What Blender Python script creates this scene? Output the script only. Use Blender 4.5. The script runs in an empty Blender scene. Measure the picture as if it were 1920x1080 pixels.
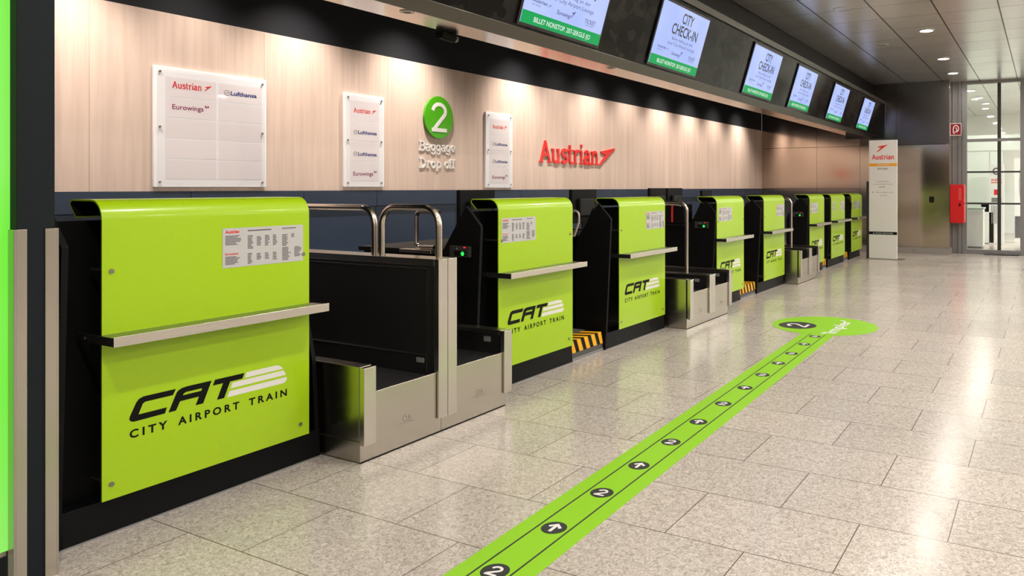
import bpy, math, random
from mathutils import Matrix, Vector
random.seed(7)
S = bpy.context.scene
C = S.collection
PI = math.pi

# ---------------------------------------------------------------- camera
YAW = math.radians(27.7)
cam_d = bpy.data.cameras.new('camera')
cam = bpy.data.objects.new('camera', cam_d)
C.objects.link(cam)
cam.location = (0, 0, 1.25)
cam.rotation_euler = (PI/2, 0, YAW)
cam_d.sensor_width = 36
cam_d.lens = 1400/1920*36
cam_d.shift_x = (960-1225)/1920
cam_d.shift_y = (351-540)/1920
cam_d.clip_start = .02
S.camera = cam

# ---------------------------------------------------------------- world, exposure
world = bpy.data.worlds.new('world')
S.world = world
world.use_nodes = True
world.node_tree.nodes['Background'].inputs[0].default_value = (.9, .95, 1, 1)
world.node_tree.nodes['Background'].inputs[1].default_value = .25
S.view_settings.view_transform = 'Standard'
S.view_settings.look = 'None'
S.view_settings.gamma = 1
S.view_settings.exposure = 0.0
HALL_W = 30.5      # watts of one hall ceiling downlight
WASH_W = 210      # watts of one wall washer
BACK_W = 210     # watts of one added, unseen lamp in the glazed room
WARM = (1, .925, .85)
WASHC = (1, .885, .785)

# ---------------------------------------------------------------- materials
def srgb(r, g, b):
    f = lambda c: c/12.92 if c <= .04045 else ((c+.055)/1.055)**2.4
    return (f(r/255), f(g/255), f(b/255), 1)

def mat(name, col, rough=.5, metal=0, spec=.5, emit=None, estr=0, coat=0):
    m = bpy.data.materials.new(name)
    m.use_nodes = True
    b = m.node_tree.nodes['Principled BSDF']
    b.inputs['Base Color'].default_value = col if len(col) == 4 else (*col, 1)
    b.inputs['Roughness'].default_value = rough
    b.inputs['Metallic'].default_value = metal
    b.inputs['Specular IOR Level'].default_value = spec
    b.inputs['Coat Weight'].default_value = coat
    if emit:
        b.inputs['Emission Color'].default_value = (*emit[:3], 1)
        b.inputs['Emission Strength'].default_value = estr
    return m

class N:
    """small node-tree helper"""
    def __init__(s, m):
        s.t = m.node_tree
        s.b = s.t.nodes['Principled BSDF']
    def new(s, kind, **kw):
        n = s.t.nodes.new('ShaderNode'+kind)
        for k, v in kw.items(): setattr(n, k, v)
        return n
    def link(s, a, b): s.t.links.new(a, b)
    def pos(s): return s.new('NewGeometry').outputs['Position']
    def objco(s): return s.new('TexCoord').outputs['Object']
    def mapping(s, v, scale=(1, 1, 1), loc=(0, 0, 0)):
        m = s.new('Mapping')
        m.inputs['Scale'].default_value = scale
        m.inputs['Location'].default_value = loc
        s.link(v, m.inputs['Vector'])
        return m.outputs[0]
    def noise(s, v, scale, detail=3, rough=.5, dist=0):
        n = s.new('TexNoise')
        n.inputs['Scale'].default_value = scale
        n.inputs['Detail'].default_value = detail
        n.inputs['Roughness'].default_value = rough
        n.inputs['Distortion'].default_value = dist
        s.link(v, n.inputs['Vector'])
        return n.outputs['Fac']
    def ramp(s, fac, stops, interp='LINEAR'):
        r = s.new('ValToRGB')
        r.color_ramp.interpolation = interp
        e = r.color_ramp.elements
        while len(e) < len(stops): e.new(.5)
        for el, (p, c) in zip(e, stops):
            el.position = p
            el.color = c if len(c) == 4 else (*c, 1)
        s.link(fac, r.inputs[0])
        return r.outputs[0]
    def mix(s, fac, a, b, mode='MIX'):
        m = s.new('Mix', data_type='RGBA', blend_type=mode)
        for sock, v in ((m.inputs[0], fac), (m.inputs[6], a), (m.inputs[7], b)):
            if isinstance(v, (int, float)): sock.default_value = v
            elif isinstance(v, tuple): sock.default_value = v if len(v) == 4 else (*v, 1)
            else: s.link(v, sock)
        return m.outputs[2]
    def math(s, op, a, b=None):
        m = s.new('Math', operation=op)
        for sock, v in ((m.inputs[0], a), (m.inputs[1], b)):
            if v is None: continue
            if isinstance(v, (int, float)): sock.default_value = v
            else: s.link(v, sock)
        return m.outputs[0]
    def bump(s, h, strength=.1, dist=.01):
        b = s.new('Bump')
        b.inputs['Strength'].default_value = strength
        b.inputs['Distance'].default_value = dist
        s.link(h, b.inputs['Height'])
        s.link(b.outputs[0], s.b.inputs['Normal'])

def steel(name, col, rough, axis=(1, 1, 1.3), spread=.05):
    m = mat(name, col, rough, 1)
    b = m.node_tree.nodes['Principled BSDF']
    b.inputs['Anisotropic'].default_value = .35
    return m

M = {}
M['steel'] = steel('brushed_steel', (.54, .51, .45), .27)
M['steelbright'] = steel('bright_steel', (.66, .635, .585), .25)
M['tube'] = mat('polished_tube', (.60, .55, .49), .2, 1)
M['tread'] = steel('tread_steel', (.34, .34, .30), .38, (25, 25, 25), .2)
M['lime'] = mat('lime_lacquer', srgb(160, 200, 14), .30, 0, .38, coat=.25)
M['lime'].node_tree.nodes['Principled BSDF'].inputs['Coat Roughness'].default_value = .10
M['black'] = mat('black_laminate', (.0028, .0030, .0032), .55, 0, .15)
M['blackgloss'] = mat('black_gloss', (.006, .006, .007), .2)
M['plinth'] = mat('dark_plinth', (.0032, .0040, .0048), .45, 0, .15)
M['rubber'] = mat('belt_rubber', (.012, .012, .013), .5)
M['charcoal'] = mat('charcoal_panel', (.0135, .0135, .0135), .5, 0, .2)
M['inkblack'] = mat('ink_black', (.0025, .0025, .0025), .5, 0, .15)
M['inkgrey'] = mat('ink_grey', (.10, .10, .11), .6)
M['stripe'] = mat('logo_white', (.72, .72, .70), .4)
M['paper'] = mat('notice_paper', (.50, .50, .51), .45)
M['paperdim'] = mat('notice_tint', (.36, .42, .30), .45)
M['red'] = mat('airline_red', srgb(222, 44, 40), .4)
M['blue'] = mat('airline_blue', srgb(30, 40, 130), .45)
M['violet'] = mat('airline_violet', srgb(140, 30, 90), .45)
M['grey'] = mat('mid_grey', (.22, .22, .22), .5)
M['white'] = mat('white_paint', (.80, .79, .77), .4)
M['acryl'] = mat('white_acrylic', (.90, .91, .94), .3)
M['card'] = mat('insert_card', (.83, .785, .80), .35)
M['signgreen'] = mat('sign_green', srgb(75, 172, 12), .35)
M['tape'] = mat('floor_vinyl', srgb(140, 200, 44), .38, 0, .35)
M['tapeink'] = mat('floor_ink', (.030, .031, .034), .45)
M['tapewhite'] = mat('floor_white', (.78, .78, .78), .45)
M['screw'] = mat('screw_steel', (.30, .29, .27), .35, 1)
M['redbox'] = mat('cabinet_red', srgb(200, 8, 14), .3)
M['hose'] = mat('sign_red', srgb(132, 16, 22), .5, 0, .3)
M['alu'] = mat('window_alu', (.23, .23, .23), .4, .6)
M['darkalu'] = mat('dark_alu', (.03, .03, .03), .4, .3)
M['yellow'] = mat('hazard_yellow', srgb(240, 176, 12), .5)
M['stepgrey'] = mat('step_grey', (.075, .075, .078), .55)
M['stone'] = mat('baseboard_stone', (.26, .24, .22), .4)
M['orange'] = mat('banner_orange', srgb(232, 160, 30), .5)
M['banner'] = mat('banner_white', (.72, .70, .68), .5)
M['ledgreen'] = mat('led_green', (.0, .2, .02), .4, emit=(.02, 1, .08), estr=1.6)
M['ledred'] = mat('led_red', (.2, 0, 0), .4, emit=(1, .02, .03), estr=1.1)
M['lamp'] = mat('lamp_lens', (.9, .9, .9), .4, emit=(1, .92, .80), estr=14)
M['lampring'] = mat('lamp_ring', (.55, .53, .50), .3, .6)
M['band'] = mat('screen_green', (0, .01, 0), .4, 0, .15, emit=(.0, .36, .09), estr=1)
M['screenwhite'] = mat('screen_white', (.02, .02, .02), .3, emit=(.75, .85, .80), estr=1)
M['screenink'] = mat('screen_ink', (.004, .004, .008), .4)
M['screenblue'] = mat('screen_blue', (.02, .02, .05), .4, emit=(.05, .06, .20), estr=1)
M['cable'] = mat('tube_beige', (.45, .40, .35), .35, .5)
M['deskwhite'] = mat('desk_white', (.80, .82, .81), .4)
M['boxframe'] = mat('box_frame', (.03, .03, .03), .5)
M['mint'] = mat('mint_panel', (.50, .66, .54), .4)

def m_screen():
    m = mat('lcd_screen', (.01, .01, .012), .35, 0, .2)
    n = N(m)
    f = n.noise(n.pos(), 2.2, 3, .5)
    n.link(n.ramp(f, [(.3, (.37, .48, .94)), (.7, (.50, .60, 1.0))]), n.b.inputs['Emission Color'])
    n.b.inputs['Emission Strength'].default_value = 1.0
    return m
M['screen'] = m_screen()

def m_greenlight():
    m = mat('backlit_green', (.05, .3, .02), .12)
    n = N(m)
    z = n.new('SeparateXYZ'); n.link(n.pos(), z.inputs[0])
    f = n.noise(n.mapping(n.pos(), (.3, .3, 1)), 1.4, 1)
    c = n.ramp(f, [(.35, (.18, .80, .05)), (.65, (.36, .84, .20))])
    n.link(c, n.b.inputs['Emission Color'])
    n.b.inputs['Emission Strength'].default_value = .85
    return m
M['greenlight'] = m_greenlight()

def m_floor():
    m = mat('granite_tiles', (.5, .5, .5), .2)
    n = N(m)
    p = n.pos()
    v = n.mapping(p, (1, 1, 1), (6.1, .39, 0))
    br = n.new('TexBrick', offset=.5, offset_frequency=2, squash=1)
    br.inputs['Scale'].default_value = 1
    br.inputs['Brick Width'].default_value = .61
    br.inputs['Row Height'].default_value = .40
    br.inputs['Mortar Size'].default_value = .0021
    br.inputs['Mortar Smooth'].default_value = .1
    br.inputs['Bias'].default_value = 0
    br.inputs['Color1'].default_value = (.93, .93, .93, 1)
    br.inputs['Color2'].default_value = (1.04, 1.03, 1.02, 1)
    br.inputs['Mortar'].default_value = (1, 1, 1, 1)
    n.link(v, br.inputs['Vector'])
    f1 = n.noise(p, 62, 2, .5, 1.6)
    f2 = n.noise(p, 170, 2, .5, .4)
    f3 = n.noise(p, 1.1, 2, .5)
    g = n.ramp(f1, [(.34, (.36, .325, .29)), (.47, (.48, .44, .40)), (.56, (.55, .51, .465)), (.68, (.64, .60, .555))])
    g2 = n.ramp(f2, [(.32, (.70, .68, .66)), (.44, (1, 1, 1))])
    c = n.mix(.75, g, g2, 'MULTIPLY')
    c = n.mix(1, c, br.outputs['Color'], 'MULTIPLY')
    c = n.mix(.6, c, n.ramp(f3, [(.3, (.92, .91, .90)), (.7, (1.05, 1.05, 1.05))]), 'MULTIPLY')
    c = n.mix(br.outputs['Fac'], c, (.13, .10, .08))
    n.link(c, n.b.inputs['Base Color'])
    n.b.inputs['Specular IOR Level'].default_value = .4
    r = n.ramp(f1, [(.3, (.165,)*3), (.7, (.24,)*3)])
    n.link(r, n.b.inputs['Roughness'])
    n.bump(f2, .03, .002)
    return m
M['floor'] = m_floor()

def m_wood():
    m = mat('pale_wood_veneer', (.6, .5, .4), .42, 0, .4)
    n = N(m)
    p = n.pos()
    g = n.noise(n.mapping(p, (1, 9, .45)), 4, 4, .55, .2)
    b = n.noise(n.mapping(p, (1, 2.6, .10)), 2.6, 2, .5)
    c = n.ramp(g, [(.30, (.635, .500, .418)), (.50, (.68, .541, .460)), (.70, (.72, .580, .500))])
    c = n.mix(.8, c, n.ramp(b, [(.35, (.88, .87, .87)), (.65, (1.06, 1.05, 1.04))]), 'MULTIPLY')
    n.link(c, n.b.inputs['Base Color'])
    return m
M['wood'] = m_wood()

def m_navy():
    m = mat('navy_panel', (.03, .05, .09), .4)
    n = N(m)
    f = n.noise(n.mapping(n.pos(), (1, .7, .6)), 2, 2)
    n.link(n.ramp(f, [(.3, (.015, .028, .058)), (.7, (.022, .040, .078))]), n.b.inputs['Base Color'])
    return m
M['navy'] = m_navy()
M['anthracite'] = mat('anthracite_panel', (.0105, .0150, .0175), .5, 0, .12)
M['darkwall'] = mat('dark_wall_paint', (.017, .0185, .022), .5, 0, .25)
M['hallwall'] = mat('hall_wall', (.62, .57, .51), .5)

def m_ceiling():
    m = mat('metal_ceiling_tiles', (.42, .40, .38), .27, .86)
    n = N(m)
    xyz = n.new('SeparateXYZ'); n.link(n.pos(), xyz.inputs[0])
    def line(sock, off, period, w):
        a = n.math('ADD', sock, off)
        a = n.math('DIVIDE', a, period)
        a = n.math('FRACT', a)
        a = n.math('SUBTRACT', a, .5)
        a = n.math('ABSOLUTE', a)
        return n.math('GREATER_THAN', a, .5-w/period)
    lx = line(xyz.outputs[0], 12.95, .625, .008)
    ly = line(xyz.outputs[1], 20.0, .66, .005)
    f = n.noise(n.mapping(n.pos(), (1.6, 1.5, 1)), 1.0, 1)
    c = n.ramp(f, [(.35, (.82, .81, .80)), (.65, (.90, .89, .88))])
    c = n.mix(ly, c, (.10, .095, .09))
    c = n.mix(lx, c, (.012, .012, .012))
    n.link(c, n.b.inputs['Base Color'])
    return m
M['ceiling'] = m_ceiling()

M['soffit'] = steel('polished_soffit', (.62, .56, .48), .16, (1, 30, 1), .06)
M['trimsteel'] = steel('dark_trim_steel', (.095, .092, .078), .30, (1, 1, 30))
M['endwall'] = steel('bronze_steel_wall', (.60, .51, .44), .12)

M['endwallreflection'] = steel('bronze_steel_dark_reflection', (.15, .138, .13), .20)  # same steel; the ceiling's dark reflection is put into the colour

def m_fascia():
    """black glass with a dim printed skyline behind it"""
    m = mat('black_mural_glass', (.004, .004, .004), .12, 0, .3)
    n = N(m)
    p = n.pos()
    a = n.noise(n.mapping(p, (1, 1.1, 2.0)), 2.2, 4, .6, .4)
    v = n.new('TexVoronoi'); v.inputs['Scale'].default_value = 5.5
    n.link(n.mapping(p, (1, 1.0, 1.3)), v.inputs['Vector'])
    blob = n.math('LESS_THAN', v.outputs['Distance'], .24)
    base = n.ramp(a, [(.0, (.003, .003, .003)), (.47, (.004, .004, .004)), (.50, (.013, .0125, .012)), (1, (.014, .0135, .013))], 'CONSTANT')
    c = n.mix(blob, base, (.003, .003, .003))
    n.link(c, n.b.inputs['Base Color'])
    return m
M['fascia'] = m_fascia()
M['fascia'].node_tree.nodes['Principled BSDF'].inputs['Specular IOR Level'].default_value = .12

def m_glass(name, tint):
    m = bpy.data.materials.new(name)
    m.use_nodes = True
    t = m.node_tree
    t.nodes.clear()
    o = t.nodes.new('ShaderNodeOutputMaterial')
    tr = t.nodes.new('ShaderNodeBsdfTransparent'); tr.inputs[0].default_value = (*tint, 1)
    gl = t.nodes.new('ShaderNodeBsdfGlossy'); gl.inputs['Roughness'].default_value = .02
    lw = t.nodes.new('ShaderNodeLayerWeight'); lw.inputs[0].default_value = .5
    pw = t.nodes.new('ShaderNodeMath'); pw.operation = 'POWER'; pw.inputs[1].default_value = 4
    t.links.new(lw.outputs['Facing'], pw.inputs[0])
    fr = t.nodes.new('ShaderNodeMath'); fr.operation = 'MULTIPLY_ADD'; fr.inputs[1].default_value = .25; fr.inputs[2].default_value = .03
    t.links.new(pw.outputs[0], fr.inputs[0])
    mx = t.nodes.new('ShaderNodeMixShader')
    t.links.new(fr.outputs[0], mx.inputs[0]); t.links.new(tr.outputs[0], mx.inputs[1])
    t.links.new(gl.outputs[0], mx.inputs[2]); t.links.new(mx.outputs[0], o.inputs[0])
    return m
M['glass'] = m_glass('window_glass', (.97, .985, .975))
M['clear'] = m_glass('clear_acrylic', (.995, .995, 1))

# ---------------------------------------------------------------- mesh helpers
class MB:
    def __init__(s): s.v = []; s.f = []
    def add(s, vs, fs, T=None):
        o = len(s.v)
        s.v += [tuple(T @ Vector(p)) if T else tuple(p) for p in vs]
        s.f += [[o+i for i in f] for f in fs]
        return s
    def box(s, a, b, T=None):
        (x0, y0, z0), (x1, y1, z1) = [min(p, q) for p, q in zip(a, b)], [max(p, q) for p, q in zip(a, b)]
        vs = [(x0,y0,z0),(x1,y0,z0),(x1,y1,z0),(x0,y1,z0),(x0,y0,z1),(x1,y0,z1),(x1,y1,z1),(x0,y1,z1)]
        return s.add(vs, [(3,2,1,0),(4,5,6,7),(0,1,5,4),(1,2,6,5),(2,3,7,6),(3,0,4,7)], T)
    def prism(s, poly, a, b, axis='z', T=None):
        """polygon extruded along an axis; axis x: poly gives (z, y); axis z: poly gives (x, y)"""
        ar = sum(p[0]*q[1]-q[0]*p[1] for p, q in zip(poly, poly[1:]+poly[:1]))
        if ar < 0: poly = poly[::-1]
        n = len(poly)
        if axis == 'z': P = lambda p, d: (p[0], p[1], d)
        else: P = lambda p, d: (d, p[1], p[0])
        vs = [P(p, a) for p in poly]+[P(p, b) for p in poly]
        fs = [list(range(n))[::-1], list(range(n, 2*n))]+[(i, (i+1) % n, n+(i+1) % n, n+i) for i in range(n)]
        if (axis == 'x') ^ (b < a): fs = [list(f)[::-1] for f in fs]
        return s.add(vs, fs, T)
    def disc(s, c, r, a, b, n=32, T=None, rx=1.0):
        return s.prism([(c[0]+rx*r*math.cos(2*PI*i/n), c[1]+r*math.sin(2*PI*i/n)) for i in range(n)], a, b, 'z', T)
    def ring(s, c, r0, r1, a, b, n=32, T=None):
        vs = []; fs = []
        for i in range(n):
            t = 2*PI*i/n
            for r, z in ((r0, a), (r1, a), (r1, b), (r0, b)):
                vs.append((c[0]+r*math.cos(t), c[1]+r*math.sin(t), z))
        for i in range(n):
            j = (i+1) % n
            for k in range(4):
                l = (k+1) % 4
                fs.append((4*i+k, 4*j+k, 4*j+l, 4*i+l))
        return s.add(vs, fs, T)
    def tube(s, path, r, n=12, T=None, closed=False):
        P = [Vector(p) for p in path]
        m = len(P); vs = []; fs = []
        up = None
        for i, p in enumerate(P):
            if closed: d = (P[(i+1) % m]-P[i-1])
            else: d = P[min(i+1, m-1)]-P[max(i-1, 0)]
            d.normalize()
            if up is None:
                up = Vector((0, 0, 1)) if abs(d.z) < .9 else Vector((1, 0, 0))
            a = d.cross(up)
            if a.length < 1e-4: a = d.cross(Vector((.3, .8, .5)))
            a.normalize(); b = a.cross(d); b.normalize(); up = b
            vs += [tuple(p+r*(math.cos(2*PI*k/n)*a+math.sin(2*PI*k/n)*b)) for k in range(n)]
        for i in range(m if closed else m-1):
            j = (i+1) % m
            fs += [(i*n+k, i*n+(k+1) % n, j*n+(k+1) % n, j*n+k) for k in range(n)]
        if not closed:
            fs += [list(range(n))[::-1], list(range((m-1)*n, m*n))]
        return s.add(vs, fs, T)
    def ribbon(s, pts, w, z0, z1, T=None):
        """a stroke of width w along a polyline in the xy plane"""
        L = []; R = []
        m = len(pts)
        for i, (x, y) in enumerate(pts):
            x0, y0 = pts[max(i-1, 0)]; x1, y1 = pts[min(i+1, m-1)]
            dx, dy = x1-x0, y1-y0
            l = math.hypot(dx, dy) or 1
            nx, ny = -dy/l*w/2, dx/l*w/2
            L.append((x+nx, y+ny)); R.append((x-nx, y-ny))
        for i in range(m-1):
            s.prism([R[i], R[i+1], L[i+1], L[i]], z0, z1, 'z', T)
        return s

def link(name, me, parent=None):
    o = bpy.data.objects.new(name, me)
    C.objects.link(o)
    if parent: o.parent = parent
    return o

def obj(name, mb, m, parent=None, bevel=0, smooth=False):
    me = bpy.data.meshes.new(name)
    me.from_pydata(mb.v, [], mb.f)
    me.materials.append(M[m] if isinstance(m, str) else m)
    me.update()
    if smooth:
        for p in me.polygons: p.use_smooth = True
        try: me.set_sharp_from_angle(angle=math.radians(35))
        except Exception: pass
    o = link(name, me, parent)
    if bevel:
        b = o.modifiers.new('bevel', 'BEVEL')
        b.width = bevel; b.segments = 2; b.limit_method = 'ANGLE'
    return o

def tag(o, label=None, cat=None, group=None, kind=None):
    if label: o['label'] = label
    if cat: o['category'] = cat
    if group: o['group'] = group
    if kind: o['kind'] = kind
    return o

# local frames: x along the row, y up, z out towards the viewer's side
R_ROW = Matrix(((0, 0, 1), (1, 0, 0), (0, 1, 0)))        # faces +X
R_END = Matrix(((1, 0, 0), (0, 0, -1), (0, 1, 0)))       # faces -Y
def thing(name, loc, label, cat, group=None, R=None):
    o = bpy.data.objects.new(name, None)
    o.empty_display_size = .1
    C.objects.link(o)
    mtx = (R or Matrix.Identity(3)).to_4x4()
    mtx.translation = Vector(loc)
    o.matrix_world = mtx
    return tag(o, label, cat, group)

def struct(name, mb, m, parent=None, bevel=0):
    o = obj(name, mb, m, parent, bevel)
    if not parent: o['kind'] = 'structure'
    return o

_txt = {}
def text_geo(s, bold=0, spacing=1.0):
    key = (s, bold, spacing)
    if key in _txt: return _txt[key]
    cu = bpy.data.curves.new('t', 'FONT')
    cu.body = s; cu.size = 1; cu.offset = bold; cu.space_character = spacing
    cu.resolution_u = 3
    o = bpy.data.objects.new('t', cu)
    C.objects.link(o)
    dg = bpy.context.evaluated_depsgraph_get()
    me = bpy.data.meshes.new_from_object(o.evaluated_get(dg))
    vs = [tuple(v.co) for v in me.vertices]; fs = [tuple(p.vertices) for p in me.polygons]
    bpy.data.objects.remove(o); bpy.data.curves.remove(cu); bpy.data.meshes.remove(me)
    _txt[key] = (vs, fs)
    return vs, fs

CAP = .73
def text(mb, s, x, y, h, z, w=None, bold=0, spacing=1.0, thick=0, shear=0, T=None, align='l'):
    """lettering with baseline at y, cap height h, fitted to width w if given"""
    vs, fs = text_geo(s, bold, spacing)
    if not vs: return mb
    x0 = min(v[0] for v in vs); x1 = max(v[0] for v in vs)
    sy = h/CAP
    sx = w/(x1-x0) if w else sy
    wd = (x1-x0)*sx
    ox = x-(wd/2 if align == 'c' else wd if align == 'r' else 0)
    P = [(ox+(v[0]-x0)*sx+shear*v[1]*sy, y+v[1]*sy, z) for v in vs]
    mb.add(P, fs, T)
    if thick:
        # side walls along the open edges
        cnt = {}
        for f in fs:
            for a, b in zip(f, f[1:]+f[:1]): cnt[(a, b)] = 1
        for (a, b) in list(cnt):
            if (b, a) not in cnt:
                pa, pb = P[a], P[b]
                mb.add([pa, (pa[0], pa[1], z-thick), (pb[0], pb[1], z-thick), pb], [(0, 1, 2, 3)], T)
    return mb

def ell(cx, cy, rx, ry, a0=0, a1=360, n=18):
    return [(cx+rx*math.cos(math.radians(a0+(a1-a0)*i/n)), cy+ry*math.sin(math.radians(a0+(a1-a0)*i/n))) for i in range(n+1)]
# slab-serif glyphs drawn as strokes: (advance, [strokes]), heavy strokes first, serifs as 'h' bars
GL = {
 'A': (.82, [[(.10,.02),(.40,.99)], [(.38,.99),(.70,.02)], [(.22,.36),(.58,.36)]], [(-.02,.24,.03),(.56,.84,.03)]),
 'u': (.66, [[(.12,.66)]+ell(.30,.22,.18,.19,180,360,10)+[(.48,.30)], [(.48,.68),(.48,.0)]], [(-.01,.15,.64),(.35,.5,.64),(.46,.62,.03)]),
 's': (.50, [[(.42,.52)]+ell(.25,.50,.17,.15,20,250,10)+ell(.25,.19,.18,.16,70,-160,10)], []),
 't': (.44, [[(.16,.90),(.16,.22)]+ell(.29,.17,.13,.14,180,300,6)], [(-.01,.38,.64)]),
 'r': (.48, [[(.13,.66),(.13,0)], [(.13,.42)]+ell(.32,.44,.18,.20,160,60,6)], [(-.01,.28,.03),(-.01,.15,.64)]),
 'i': (.30, [[(.13,.66),(.13,0)], [(.13,.82),(.13,.97)]], [(-.01,.28,.03),(-.01,.15,.64)]),
 'a': (.60, [ell(.25,.47,.17,.18,150,0,8)+[(.42,.10),(.47,.03),(.55,.03)], ell(.24,.20,.18,.17,70,350,14)+[(.42,.26)], [(.42,.38),(.24,.37)]], []),
 'n': (.66, [[(.13,.66),(.13,0)], [(.13,.40)]+ell(.31,.46,.17,.19,165,0,8)+[(.48,0)]], [(-.01,.27,.03),(-.01,.15,.64),(.35,.62,.03)]),
 'B': (.72, [[(.13,0),(.13,1)], [(.0,.96),(.34,.96)]+ell(.34,.75,.20,.21,90,-90,8)+[(.13,.54)], [(.34,.54)]+ell(.36,.29,.23,.25,90,-90,8)+[(0,.04)]], []),
 'g': (.60, [ell(.26,.36,.19,.29,0,360,20), [(.46,.68),(.46,-.10)]+ell(.28,-.10,.18,.18,0,-150,8)], [(.44,.58,.64)]),
 'e': (.58, [[(.08,.36),(.47,.36)]+ell(.27,.37,.20,.29,0,320,18)], []),
 'D': (.78, [[(.13,0),(.13,1)], [(0,.96),(.30,.96)]+ell(.30,.5,.34,.46,90,-90,12)+[(0,.04)]], []),
 'o': (.60, [ell(.28,.34,.21,.30,0,360,20)], []),
 'p': (.62, [[(.13,.66),(.13,-.28)], ell(.32,.34,.20,.30,0,360,20)], [(-.01,.28,-.26),(-.01,.15,.64)]),
 'f': (.40, [[(.15,0),(.15,.72)]+ell(.29,.78,.14,.18,180,50,6)], [(0,.36,.64),(.01,.30,.03)]),
 ' ': (.34, [], []),
}
def serif(mb, s, x, y, h, z0, z1, w=None, T=None, sw=.125, sx=None):
    tot = sum(GL[c][0] for c in s)
    k = (w/tot) if w else h*(sx or 1)
    cx = 0
    for c in s:
        adv, st, sf = GL[c]
        e = (z1-z0)*.05
        for q, p in enumerate(st):
            mb.ribbon([(x+(cx+px)*k, y+py*h) for px, py in p], sw*min(h, k), z0, z1-q*e, T)
        for q, (a, b, yy) in enumerate(sf):
            mb.box((x+(cx+a)*k, y+(yy-.035)*h, z0), (x+(cx+b)*k, y+(yy+.035)*h, z1-(3+q)*e), T)
        cx += adv
    return mb
ARROW = [(.10, .76), (1, 1), (.07, 0), (0, .03), (.40, .60), (.14, .66)]
def arrow_mark(mb, x, y, w, h, z0, z1, T=None):
    return mb.prism([(x+a*w, y+b*h) for a, b in ARROW], z0, z1, 'z', T)

# ---------------------------------------------------------------- the setting
WX = -5.2        # wall behind the counters
FX = -2.985      # counter plinth line
CZ = 3.23        # hall ceiling
EY = 14.75       # steel end wall
GY = 15.2        # glazed front
struct('floor', MB().box((-7, -6, -.1), (7, 23, 0)), 'floor')
struct('ceiling', MB().box((-3.05, -6, CZ), (7, GY, CZ+.1)), 'ceiling')
struct('wall_left', MB().box((WX-.2, 1.25, 0), (WX-.022, EY, 4)), 'darkwall')
struct('trim_1', MB().box((WX-.02, 1.25, 2.416), (WX-.006, EY, 3.6)), 'darkwall')
wd = MB()
ys = [1.25, 2.45, 3.61, 4.80, 6.0, 7.2, 8.4, 9.6, 10.8, 12.0, 13.2, EY]
for a, b in zip(ys, ys[1:]): wd.box((WX-.02, a+.0008, 1.222), (WX, b-.0008, 2.416))
struct('trim_2', wd, 'wood', bevel=.0008)
nv = MB()
ys2 = [1.25, 2.0, 3.06, 3.94, 4.67, 5.67, 6.7, 7.7, 8.7, 9.7, 10.7, 11.7, 12.7, 13.7, EY]
for a, b in zip(ys2, ys2[1:]):
    nv.box((WX-.02, a+.002, 1.086), (WX+.012, b-.002, 1.220))
    nv.box((WX-.02, a+.002, 0), (WX-.006, b-.002, 1.082))
struct('trim_3', nv, 'navy', bevel=.001)
# recess above the row of counters
struct('trim_4', MB().box((WX-.2, 1.25, 3.6), (-3.05, EY, 3.7)), 'darkwall')
struct('trim_5', MB().box((-3.05, -6, 2.90), (-2.95, EY, 3.75)), 'black')

# end wall of brushed bronze steel, with joints
ew = MB(); eu = MB()
for x0, x1 in ((WX, -4.05), (-4.046, -3.2), (-3.196, -2.52), (-2.516, -1.57)):
    for z0, z1 in ((.12, 1.218), (1.222, 2.045), (2.05, CZ)) if x1 < -2.53 else ((.12, 2.045), (2.05, CZ)):
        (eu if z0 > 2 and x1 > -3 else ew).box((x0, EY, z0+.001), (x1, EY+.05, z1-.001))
ew.box((WX, EY, CZ+.001), (-3.05, EY+.05, 3.7))
struct('wall_far', ew, 'endwall')
struct('trim_15', eu, 'endwallreflection')
struct('joint_light_block', MB().box((WX, EY+.0505, 0), (-1.625, EY+.07, 3.7)), 'darkwall')  # dark backing added to keep room light out of the joints
ew2 = MB()
for z0, z1 in ((.12, 1.40), (1.404, 2.045), (2.05, CZ)):
    ew2.box((-1.62, EY+.051, z0), (-1.568, GY+.1, z1))
struct('wall_corner', ew2, 'endwall')
bb = MB()
for x0, x1 in ((WX, -3.6), (-3.597, -2.2), (-2.197, -1.565)): bb.box((x0, EY-.006, 0), (x1, EY+.05, .118))
bb.box((-1.62, EY+.051, 0), (-1.563, GY+.1, .118))
struct('baseboard_far', bb, 'stone')
# hall sides that only reflections see
struct('wall_right', MB().box((7, -6, 0), (7.1, 23, 4)), 'hallwall')
struct('wall_near', MB().box((-7, -6.1, 1.22), (7, -6, 4)), mat('hall_wall_warm', (.66, .49, .38), .5))
struct('trim_16', MB().box((-7, -6.1, 0), (7, -6, 1.2199)), 'navy')
pc = MB()
for y in (-4.6, -1.4, 1.8, 5.0, 8.2, 11.4): pc.box((6.7, y, 0), (6.999, y+.9, CZ))
struct('reflection_columns', pc, 'anthracite')  # dark columns added out of view to vary the steel's reflections

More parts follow.
